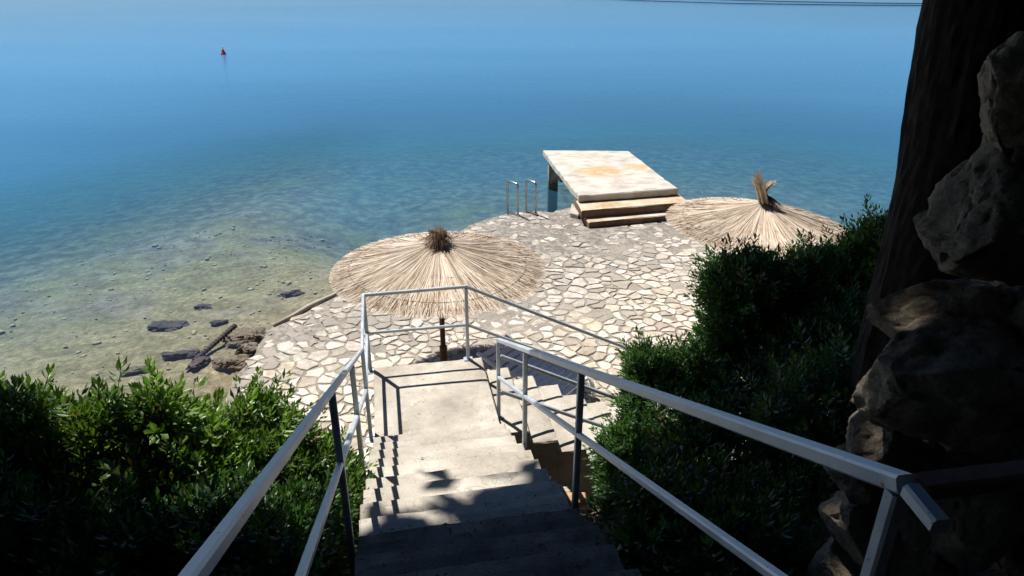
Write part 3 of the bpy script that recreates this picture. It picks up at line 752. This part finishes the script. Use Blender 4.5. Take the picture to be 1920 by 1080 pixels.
parasol(3.72, 10.05, CZ - 3.66, CZ - 3.30, 1.36, 'reed thatched parasol with a tall split pale tuft, behind the right-hand shrubs', 23, (-.06, 0), 'tall')

# ------------------------------------------------------------------ plastic sun lounger in the parasol's shade
lg = thing('sun_lounger', 'white plastic slatted sun lounger lying in the parasol shade behind the lower steps', 'sun lounger', (.24, 8.12, PZ), R(-38))
for i in range(12):
    x = -.62 + i * .115; mb = MB(); zz_ = .27 + (.0 if i > 4 else (4 - i) * .03)
    mb.box((x, -.27, zz_), (x + .09, .27, zz_ + .022), None, .006); mb.make('slat', M['plastic'], lg)
for sgn in (-1, 1):
    mb = MB(); y = sgn * .30
    mb.tube([(-.66, y, .42), (-.3, y, .31), (.1, y, .29), (.6, y, .29), (.76, y, .26), (.82, y, .12), (.83, y, .0)], [.028, .032, .032, .032, .03, .028, .025], 8); mb.make('side_frame', M['plastic'], lg, smooth=True)
    mb = MB(); mb.tube([(-.35, y, .3), (-.40, y, .0)], .025, 8); mb.make('leg', M['plastic'], lg, smooth=True)

# ------------------------------------------------------------------ rocks
def rock_mesh(rx, ry, rz, seed, sub=3, amp=.28, freq=1.6):
    import bmesh
    bm = bmesh.new(); bmesh.ops.create_icosphere(bm, subdivisions=sub, radius=1)
    # cut with random planes so that it reads as broken stone, then roughen
    rr = random.Random(seed); planes = [(Vector((rr.gauss(0, 1), rr.gauss(0, 1), rr.gauss(0, 1))).normalized(), rr.uniform(.55, .86)) for _ in range(22 if sub > 4 else 7)]
    for v in bm.verts:
        p = v.co.copy(); q0 = p * freq + Vector((seed, seed * .7, -seed))
        if sub > 4: p *= 1.05 + .30 * noise.noise(q0 * .9)
        for n_, c in planes:
            d = p.dot(n_)
            if d > c: p -= n_ * (d - c) * .9
        q = q0
        if sub > 4:
            pit = max(0, noise.noise(q * 3.2 + Vector((9, 3, 1))) - .28)
            crack = max(0, .05 - abs(noise.noise(q * .9 + Vector((1, 7, 4))))) / .05
            p *= 1 + .05 * noise.fractal(q * 2.2, .8, 2.1, 4) + .026 * noise.noise(q * 12) + .009 * noise.noise(q * 30) - .30 * pit - .06 * crack
        else:
            p *= 1 + amp * noise.fractal(q, 1, 2.1, 3) + amp * .22 * noise.noise(q * 5) + (amp * .14 * noise.noise(q * 11) if sub > 3 else 0)
        v.co = Vector((p.x * rx, p.y * ry, p.z * rz))
    V = [tuple(v.co) for v in bm.verts]; Fq = [tuple(x.index for x in f.verts) for f in bm.faces]; bm.free(); return V, Fq
def at(px, py, Y):           # the point at distance Y that the photograph shows at (px, py)
    th = R(25); u = px - 960; v = py - 540
    dy = 1333 * math.cos(th) - v * math.sin(th); dz = -1333 * math.sin(th) - v * math.cos(th); k = Y / dy
    return Vector((u * k, Y, CZ + dz * k)), k
wall = thing('rock_wall', 'rough dry stone wall of big limestone boulders at the right edge beside the railing', 'rock wall', (1.7, 2.2, 2.6))
for i, (px, py, ax, ay, Y) in enumerate([
        (1990, 200, 130, 140, 2.15), (1915, 440, 150, 125, 2.1), (2060, 380, 130, 150, 2.2), (1835, 615, 125, 70, 2.3), (1815, 735, 165, 135, 2.12), (2000, 640, 150, 110, 2.2),
        (1960, 820, 140, 110, 2.2), (1680, 835, 82, 78, 2.28), (1765, 905, 90, 75, 2.3), (1632, 925, 55, 58, 2.3), (1650, 1015, 68, 72, 2.3), (1745, 1030, 80, 95, 2.25),
        (1860, 1000, 100, 110, 2.15), (1990, 1040, 120, 120, 2.2), (1620, 1110, 90, 70, 2.3), (1760, 1150, 110, 80, 2.2), (2100, 850, 120, 150, 2.3), (2130, 60, 120, 120, 2.3), (2010, 560, 150, 150, 2.8), (2030, 330, 140, 140, 2.8), (1950, 770, 170, 130, 2.75)]):
    p, k = at(px, py, Y); F_ = k * 1333
    V, Fq = rock_mesh(ax * k * 1.24, max(.18, (ax + ay) * .5 * k * 1.0), ay * k * 1.28, 31 + i * 5.3, 5, .30, 1.3)
    o = mob('rock', V, Fq, M['rock'], wall, smooth=True); o.location = p + Vector((0, .1, 0)) - wall.location; o.rotation_euler = (0, 0, random.uniform(-.2, .2))
# shore rocks
def rock(name, label, cat, loc, dims, seed, mat, rz=0, group=None, sub=4, amp=.4):
    V, Fq = rock_mesh(*dims, seed, sub, amp); o = mob(name, V, Fq, mat, None); o.location = loc; o.rotation_euler = (0, 0, rz); return tag(o, label, cat, group)
rock('submerged_rock', 'dark slab-shaped rock just under the clear shallow water by the broken paving corner', 'rock', (-5.27, 9.8, -.11), (.30, .15, .08), 3, M['weed_rock'], .15)
rock('submerged_rock', 'large dark purple weedy rock under shallow water, biggest of the weedy ones', 'rock', (-6.0, 11.0, -.22), (.34, .22, .10), 8, M['weed_rock'], .2)
rock('submerged_rock', 'dark round weedy rock under water, up and right of the biggest weedy rock', 'rock', (-5.66, 11.7, -.26), (.22, .17, .10), 12, M['weed_rock'], .2)
rock('submerged_rock', 'dark narrow rock under water near the pale cement lip of the paving', 'rock', (-4.15, 12.2, -.18), (.26, .09, .08), 15, M['weed_rock'], .35)
rock('submerged_rock', 'small dark stone under water between the weedy rocks and the paving', 'rock', (-5.12, 11.0, -.15), (.13, .08, .06), 18, M['weed_rock'], .3)
rock('submerged_rock', 'long brown flat rock at the water margin behind the left shrubs', 'rock', (-5.75, 9.35, -.09), (.24, .08, .05), 21, M['wet_rock'], .3)
rock('shore_rock', 'brown wet ledge of rock at the broken left corner of the paving', 'rock', (-4.40, 10.30, -.06), (.36, .26, .11), 25, M['wet_rock'], .5, sub=4)
rock('shore_rock', 'grey rock with a dark hollow below it at the broken left paving corner', 'rock', (-4.12, 10.0, .10), (.18, .13, .11), 29, M['wet_rock'], .9, sub=4)
rock('shore_rock', 'tan boulder at the shore just above the left shrubs', 'rock', (-4.45, 9.4, -.04), (.16, .14, .10), 33, M['wet_rock'], .1, sub=4)
rock('shore_rock', 'pale broken stone lying between the tan boulder and the paving', 'rock', (-4.05, 9.2, .10), (.20, .16, .12), 37, M['rock'], .7, sub=4)
rock('shore_rock', 'low dark rock at the waterline left of the tan boulder', 'rock', (-4.85, 9.45, -.05), (.14, .22, .08), 41, M['weed_rock'], -.3, sub=4)
rock('shore_rock', 'flat grey rock at the paving corner beside the dark gap', 'rock', (-4.1, 9.65, .1), (.2, .2, .12), 44, M['mortar'], .2, sub=4)
# corroded ribbed drain pipe lying into the water
pp = MB(); pts = []; rad = []
for i in range(61):
    t = i / 60; pts.append((-4.95 + .32 * t, 9.55 + .95 * t, -.06 + .12 * t)); rad.append(.038 + (.009 if i % 4 < 2 else 0))
pp.tube(pts, rad, 10)
tag(pp.make('ribbed_pipe', M['weed_rock'], smooth=False), 'dark ribbed pipe running from the shore rocks into the shallow water', 'pipe')
# rubble beside the staircase
tag((lambda mb: (mb.box((-.10, -.055, 0), (.10, .055, .05), None, .01), mb.make('broken_brick', M['brick']))[1])(MB()), 'orange broken brick on the ground at the foot of the third right post', 'brick').location = st(1.22, 4.1, 3.79)
rock('rubble_stone', 'pale angular stone next to the orange brick beside the stairs', 'stone', st(1.08, 4.2, 3.78), (.13, .1, .06), 55, M['step'], .3)
mb = MB(); mb.tube([st(.93, 4.42, 3.70), st(1.10, 4.36, 3.78)], .025, 10)
tag(mb.make('sunlit_edge', M['plastic'], smooth=True), 'short white tube standing in for a sunlit concrete edge beside the stairs', 'pipe')  # added white tube in place of a sunlit concrete edge

# pebbles on the shallow seabed
ico = rock_mesh(1, 1, 1, 2, 1, .15); iv = np.array(ico[0]); fi = np.array(ico[1])
PB = []; FB = []; kk = 0
cand = np.stack([rng.uniform(-13, -2.5, 9000), rng.uniform(7, 17, 9000)], 1); dd = sea_depth(cand)
cand = cand[(dd > .0) & (dd < .95)][:800]; dd = sea_depth(cand)
for (x, y), d in zip(cand, dd):
    s_ = rng.gamma(2.0, .012) + .010; a = rng.uniform(0, 6.28); c_, q_ = math.cos(a), math.sin(a)
    v = iv * np.array([s_, s_ * rng.uniform(.5, .9), s_ * .28]); v = np.column_stack([v[:, 0] * c_ - v[:, 1] * q_ + x, v[:, 0] * q_ + v[:, 1] * c_ + y, v[:, 2] - d + .01])
    PB.append(v); FB.append(fi + kk); kk += len(v)
mob('pebbles', np.concatenate(PB), np.concatenate(FB), M['pebble'], kind='stuff')

# ------------------------------------------------------------------ shrubs
def shoot_template(nl, L, leaf, seed):
    rr = random.Random(seed); V = []; Fq = []; rn = []
    for i in range(nl):
        t = (i + .5) / nl; a = i * 2.4 + rr.uniform(-.4, .4); el = .25 + .9 * t + rr.uniform(-.25, .25)
        l = leaf * rr.uniform(.7, 1.15) * (1 - .35 * max(0, t - .7)); wd = l * rr.uniform(.15, .20)
        o = Vector((math.cos(a) * math.cos(el), math.sin(a) * math.cos(el), math.sin(el))); s = Vector((-math.sin(a), math.cos(a), 0)); u = o.cross(s)
        b = Vector((0, 0, t * L)) + o * .006
        k = len(V); V += [b, b + o * l * .55 + s * wd + u * -.1 * l, b + o * l + u * -.02 * l * -1, b + o * l * .55 - s * wd + u * -.1 * l, b + o * l * .55]
        Fq += [(k, k + 1, k + 2), (k, k + 2, k + 3)]; rn += [rr.uniform(-.25, .25)] * 5
    return np.array(V, dtype=np.float32), np.array(Fq), np.array(rn, dtype=np.float32)
TPL = [shoot_template(13, .13, .062, i) for i in range(5)]
def shrub(label, blobs, n, mat, seed, base, group, leafscale=1., dark=0.):
    """blobs: list of (centre, radii); shoots cover the outer shell of their union, thinner inside"""
    rg = np.random.default_rng(seed); t = thing('shrub', label, 'shrub', base, 0, group); b0 = np.array(base)
    w_ = np.array([r[0] * r[1] + r[1] * r[2] + r[0] * r[2] for _, r in blobs]); w_ = w_ / w_.sum()
    VV = []; FF_ = []; RR = []; k = 0
    cs = [np.array(c) for c, _ in blobs]; rs_ = [np.array(r) for _, r in blobs]
    stems = MB(); cnt = 0
    while cnt < n:
        bi = rg.choice(len(blobs), p=w_); d = rg.normal(size=3); d /= np.linalg.norm(d)
        if d[2] < -.45: continue
        lump = 1 + .16 * noise.noise(Vector(d * 2.6) + Vector((seed, bi, 0))) + .10 * noise.noise(Vector(d * 7) + Vector((seed, bi, 0)))
        q = (1 - abs(rg.normal(0, .13))) * lump
        p = cs[bi] + d * rs_[bi] * q
        if any(j != bi and (((p - cs[j]) / rs_[j]) ** 2).sum() < .55 for j in range(len(blobs))): continue
        cnt += 1
        nrm = d / rs_[bi]; nrm /= np.linalg.norm(nrm); ax = nrm * .75 + np.array([0, 0, .75]) + rg.normal(0, .28, 3); ax /= np.linalg.norm(ax)
        sc_ = leafscale * rg.uniform(.75, 1.25)
        if rg.random() < .09: p = p + ax * rg.uniform(.06, .2) * leafscale; sc_ *= 1.15
        x_ = np.cross(ax, rg.normal(size=3)); x_ /= np.linalg.norm(x_); y_ = np.cross(ax, x_)
        tv, tf, tr = TPL[rg.integers(len(TPL))]
        v = (tv @ np.stack([x_, y_, ax])) * sc_ + (p - b0)
        VV.append(v); FF_.append(tf + k); k += len(v)
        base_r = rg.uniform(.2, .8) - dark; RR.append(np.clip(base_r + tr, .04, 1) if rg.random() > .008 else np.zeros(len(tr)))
        if cnt % 7 == 0:
            q2 = p - b0; stems.tube([Vector(q2 - ax * .28 * leafscale + rg.normal(0, .03, 3)), Vector(q2), Vector(q2 + ax * .12 * sc_)], [.006, .004, .002], 4)
    mob('foliage', np.concatenate(VV), np.concatenate(FF_), mat, t, rnd=np.concatenate(RR), kind='stuff')
    for c, r in blobs:      # branching wood inside
        for j in range(5):
            d = rg.normal(size=3); d[2] = abs(d[2]) + .4; d /= np.linalg.norm(d)
            e = np.array(c) + d * np.array(r) * .8 - b0; s0 = np.array([c[0], c[1], c[2] - r[2] * 1.0]) - b0 + rg.normal(0, .04, 3)
            stems.tube([Vector(s0), Vector((s0 + e) / 2 + rg.normal(0, .06, 3)), Vector(e)], [.02, .013, .005], 5)
    stems.make('branches', M['twig'], t, kind='stuff')
    return t
GL = 'shrubs on the bank left of the stairs'; GR = 'shrubs on the bank right of the stairs'
def blob(px, py, Y, rx, ry, rz): p, _ = at(px, py, Y); return (tuple(p), (rx, ry, rz))
def base_of(b):
    c, r = b; return (c[0], c[1], c[2] - r[2])
SH = [
 ('narrow shrub hugging the left side of the stairs below the rail', [blob(585, 925, 4.1, .28, .4, .26), blob(640, 1000, 3.8, .12, .3, .24)], 1300, 'leaf', 1, GL, .85, 0),
 ('leafy shrub with upright sunny tips left of the rail, in front of shore rocks', [blob(450, 905, 4.0, .42, .45, .36), blob(490, 800, 4.3, .07, .1, .20), blob(530, 850, 4.2, .16, .2, .16)], 1900, 'leaf', 2, GL, .95, -.05),
 ('bright green shrub with large glossy leaf tips in the middle of the left bank', [blob(300, 930, 3.6, .40, .45, .34), blob(310, 800, 3.7, .08, .1, .18)], 1500, 'leaf', 3, GL, 1.1, -.12),
 ('low spreading shrub with thin shoots in front of the tan shallows', [blob(150, 955, 3.5, .45, .5, .36), blob(190, 830, 3.6, .10, .2, .17)], 1500, 'leaf', 4, GL, 1.05, 0),
 ('shrub at the far left edge with reddish dead leaves below', [blob(-20, 935, 3.4, .48, .5, .38), blob(-170, 890, 3.6, .5, .5, .46), blob(40, 810, 3.5, .10, .2, .16)], 1900, 'leaf', 5, GL, 1.05, .05),
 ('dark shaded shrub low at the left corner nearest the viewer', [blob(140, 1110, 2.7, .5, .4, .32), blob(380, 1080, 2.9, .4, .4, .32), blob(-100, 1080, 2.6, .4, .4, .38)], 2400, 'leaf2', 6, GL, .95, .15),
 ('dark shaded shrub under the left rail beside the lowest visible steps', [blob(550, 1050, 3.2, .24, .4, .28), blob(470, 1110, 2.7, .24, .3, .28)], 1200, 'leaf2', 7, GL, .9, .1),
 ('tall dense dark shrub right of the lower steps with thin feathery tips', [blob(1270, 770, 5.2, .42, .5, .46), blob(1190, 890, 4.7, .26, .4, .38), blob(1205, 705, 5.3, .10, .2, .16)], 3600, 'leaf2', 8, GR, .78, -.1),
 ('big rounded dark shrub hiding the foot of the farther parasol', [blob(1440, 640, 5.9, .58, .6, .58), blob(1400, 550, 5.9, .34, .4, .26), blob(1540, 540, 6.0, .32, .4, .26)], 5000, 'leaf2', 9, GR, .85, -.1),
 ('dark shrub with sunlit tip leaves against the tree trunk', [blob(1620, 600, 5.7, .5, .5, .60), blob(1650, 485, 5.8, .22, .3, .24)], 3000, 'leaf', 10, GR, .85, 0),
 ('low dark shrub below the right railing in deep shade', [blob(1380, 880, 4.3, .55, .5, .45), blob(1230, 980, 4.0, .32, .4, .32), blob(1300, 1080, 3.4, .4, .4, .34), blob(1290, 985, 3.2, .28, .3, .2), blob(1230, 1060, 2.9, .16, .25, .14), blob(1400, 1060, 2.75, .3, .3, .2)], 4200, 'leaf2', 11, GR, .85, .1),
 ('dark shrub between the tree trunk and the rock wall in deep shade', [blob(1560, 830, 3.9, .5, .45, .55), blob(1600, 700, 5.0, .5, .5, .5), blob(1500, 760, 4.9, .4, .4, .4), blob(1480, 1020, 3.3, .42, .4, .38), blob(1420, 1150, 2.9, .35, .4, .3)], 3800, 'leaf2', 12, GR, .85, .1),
]
for lab, bl, n, mt, sd_, gr, ls, dk in SH: shrub(lab, bl, n, M[mt], sd_, base_of(bl[0]), gr, ls, dk)

# ------------------------------------------------------------------ the shading pine
pine = thing('pine_tree', 'thick dark leaning pine trunk standing behind the rock wall, its crown above the picture', 'tree', (2.5, 3.6, 2.0))
TP = [((2.52, 3.6, 1.6), .52), ((2.46, 3.6, 2.4), .42), ((2.42, 3.6, 3.2), .37), ((2.38, 3.6, 4.0), .345), ((2.34, 3.6, 4.8), .33), ((2.28, 3.6, 5.6), .325), ((2.15, 3.6, 7), .30), ((1.8, 3.8, 9), .27), ((1.2, 4.2, 11.5), .2), ((.6, 4.6, 14), .1)]
V = []; Fq = []; nS = 64; rings = 90; o_ = Vector(pine.location)
for k in range(rings):
    u = k / (rings - 1) * (len(TP) - 1); i = min(int(u), len(TP) - 2); f_ = u - i
    c = Vector(TP[i][0]).lerp(Vector(TP[i + 1][0]), f_); rad = TP[i][1] * (1 - f_) + TP[i + 1][1] * f_
    for j in range(nS):
        a = 2 * math.pi * j / nS
        rg_ = abs(noise.noise(Vector((math.cos(a) * 5, math.sin(a) * 5, c.z * 1.6)))) * .028 + .012 * noise.noise(Vector((a * 9, c.z * 11, 2))) + .02 * noise.noise(Vector((math.cos(a) * 2, math.sin(a) * 2, c.z * .8)))
        V.append(c + Vector((math.cos(a), math.sin(a), 0)) * (rad + rg_ - .02) - o_)
Fq = [(k * nS + j, k * nS + (j + 1) % nS, k * nS + nS + (j + 1) % nS, k * nS + nS + j) for k in range(rings - 1) for j in range(nS)]
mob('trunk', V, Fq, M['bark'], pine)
FOOT = [(-9, 1.5), (-5, 3.0), (-2.6, 2.8), (-1.6, 2.45), (-.9, 2.6), (-.3, 2.8), (.3, 3.45), (1.0, 4.2), (1.7, 5.2), (3.2, 5.75), (6, 6.2), (10, 6), (10, -9), (-11, -9), (-11, 1.5)]  # crown outline shaped for the shade it casts, extended unseen to block sky
ZREF = 2.8
rc_ = random.Random(4); clumps = []
while len(clumps) < 1900:
    z_ = rc_.triangular(7.5, 15, 11.5); x = rc_.uniform(-11, 10); y = rc_.uniform(-9, 7.5)
    dn = noise.noise(Vector((x * .9, y * .9, 3.3)))
    edge_d = float(dist_poly(np.array([[x, y]]), FOOT[:11])[0]); ins_ = bool(inside(np.array([[x, y]]), FOOT)[0])
    if not ins_: 
        if edge_d > .6 or rc_.random() > .05: continue
    elif edge_d < .9 and rc_.random() > .55 + .45 * edge_d / .9: continue
    if x < -1.5 and y > 2.75 + .15 * x * 0 and dn > -.12: continue          # thin part over the left shrubs
    if math.hypot(x - 1.92, y - 1.82) < .98: continue          # the gap that lets sun on to the foot of the rock wall
    k = (z_ - ZREF) / SUND.z; clumps.append(Vector((x, y, ZREF)) + SUND * k)
VV = []; FF_ = []; RR = []; kk = 0
rg = np.random.default_rng(6)
for c in clumps:
    m_ = 90; sz = rg.uniform(.45, .75)
    p = np.array(c) + rg.normal(0, 1, (m_, 3)) * np.array([sz, sz, sz * .45]) * .62
    d = rg.normal(size=(m_, 3)); d /= np.linalg.norm(d, axis=1)[:, None]; e = np.cross(d, rg.normal(size=(m_, 3))); e /= np.linalg.norm(e, axis=1)[:, None]
    l = rg.uniform(.14, .30, (m_, 1)); wd = l * .5
    v = np.stack([p - d * l, p + e * wd, p + d * l, p - e * wd], 1).reshape(-1, 3) - np.array(o_)
    VV.append(v); FF_.append(np.arange(m_ * 4).reshape(-1, 4) + kk); kk += m_ * 4; RR.append(np.repeat(rg.uniform(.1, 1, m_), 4))
mob('crown', np.concatenate(VV), np.concatenate(FF_), M['needle'], pine, rnd=np.concatenate(RR), kind='stuff')
for j in range(14):
    u = rc_.uniform(6.6, 9); i = min(int(u), 8); c = Vector(TP[i][0]).lerp(Vector(TP[i + 1][0]) if i + 1 < len(TP) else Vector(TP[i][0]), u - i)
    e = clumps[rc_.randrange(len(clumps))]; md = (c + e) / 2 + Vector((0, 0, .6))
    mb = MB(); mb.tube([c - o_, md - o_, e - o_], [.1, .06, .02], 7); mb.make('limb', M['bark'], pine, smooth=True)

# ------------------------------------------------------------------ far water: buoy and floating lines
by = thing('buoy', 'small red and white buoy floating far out on the left', 'buoy', (-18.4, 47.4, 0))
def lathe(prof, n=16):
    V = []; Fq = []
    for r_, z_ in prof:
        for i in range(n): a = 2 * math.pi * i / n; V.append((r_ * math.cos(a), r_ * math.sin(a), z_))
    for k in range(len(prof) - 1): Fq += [(k * n + i, k * n + (i + 1) % n, k * n + n + (i + 1) % n, k * n + n + i) for i in range(n)]
    Fq += [tuple(range(n - 1, -1, -1)), tuple(range((len(prof) - 1) * n, len(prof) * n))]; return V, Fq
by.scale = (.8, .8, .8)
V, Fq = lathe([(.05, -.3), (.17, -.15), (.22, 0), (.20, .1), (.15, .16)]); mob('float_body', V, Fq, M['buoy_red'], by, smooth=True)
V, Fq = lathe([(.15, .162), (.12, .26), (.08, .34), (.03, .38)]); mob('cone_top', V, Fq, M['buoy_red'], by, smooth=True)
V, Fq = lathe([(.04, .375), (.04, .44), (.06, .45), (.05, .56)], 8); mob('eye_post', V, Fq, M['buoy_white'], by)
for lab, pts in (('nearer thin dark line floating on the water at the top right', [(8, 118), (18, 108), (30, 101), (44, 97.5), (58, 96), (75, 96)]),
                 ('farther thin dark line floating on the water at the top right', [(14, 125), (24, 114), (36, 106.5), (48, 102), (60, 100), (76, 99.5)])):
    mb = MB(); q = [Vector((x, y, .03)) for x, y in pts]; mb.tube(q, .06, 6); tag(mb.make('floating_line', M['rope']), lab, 'floating line')
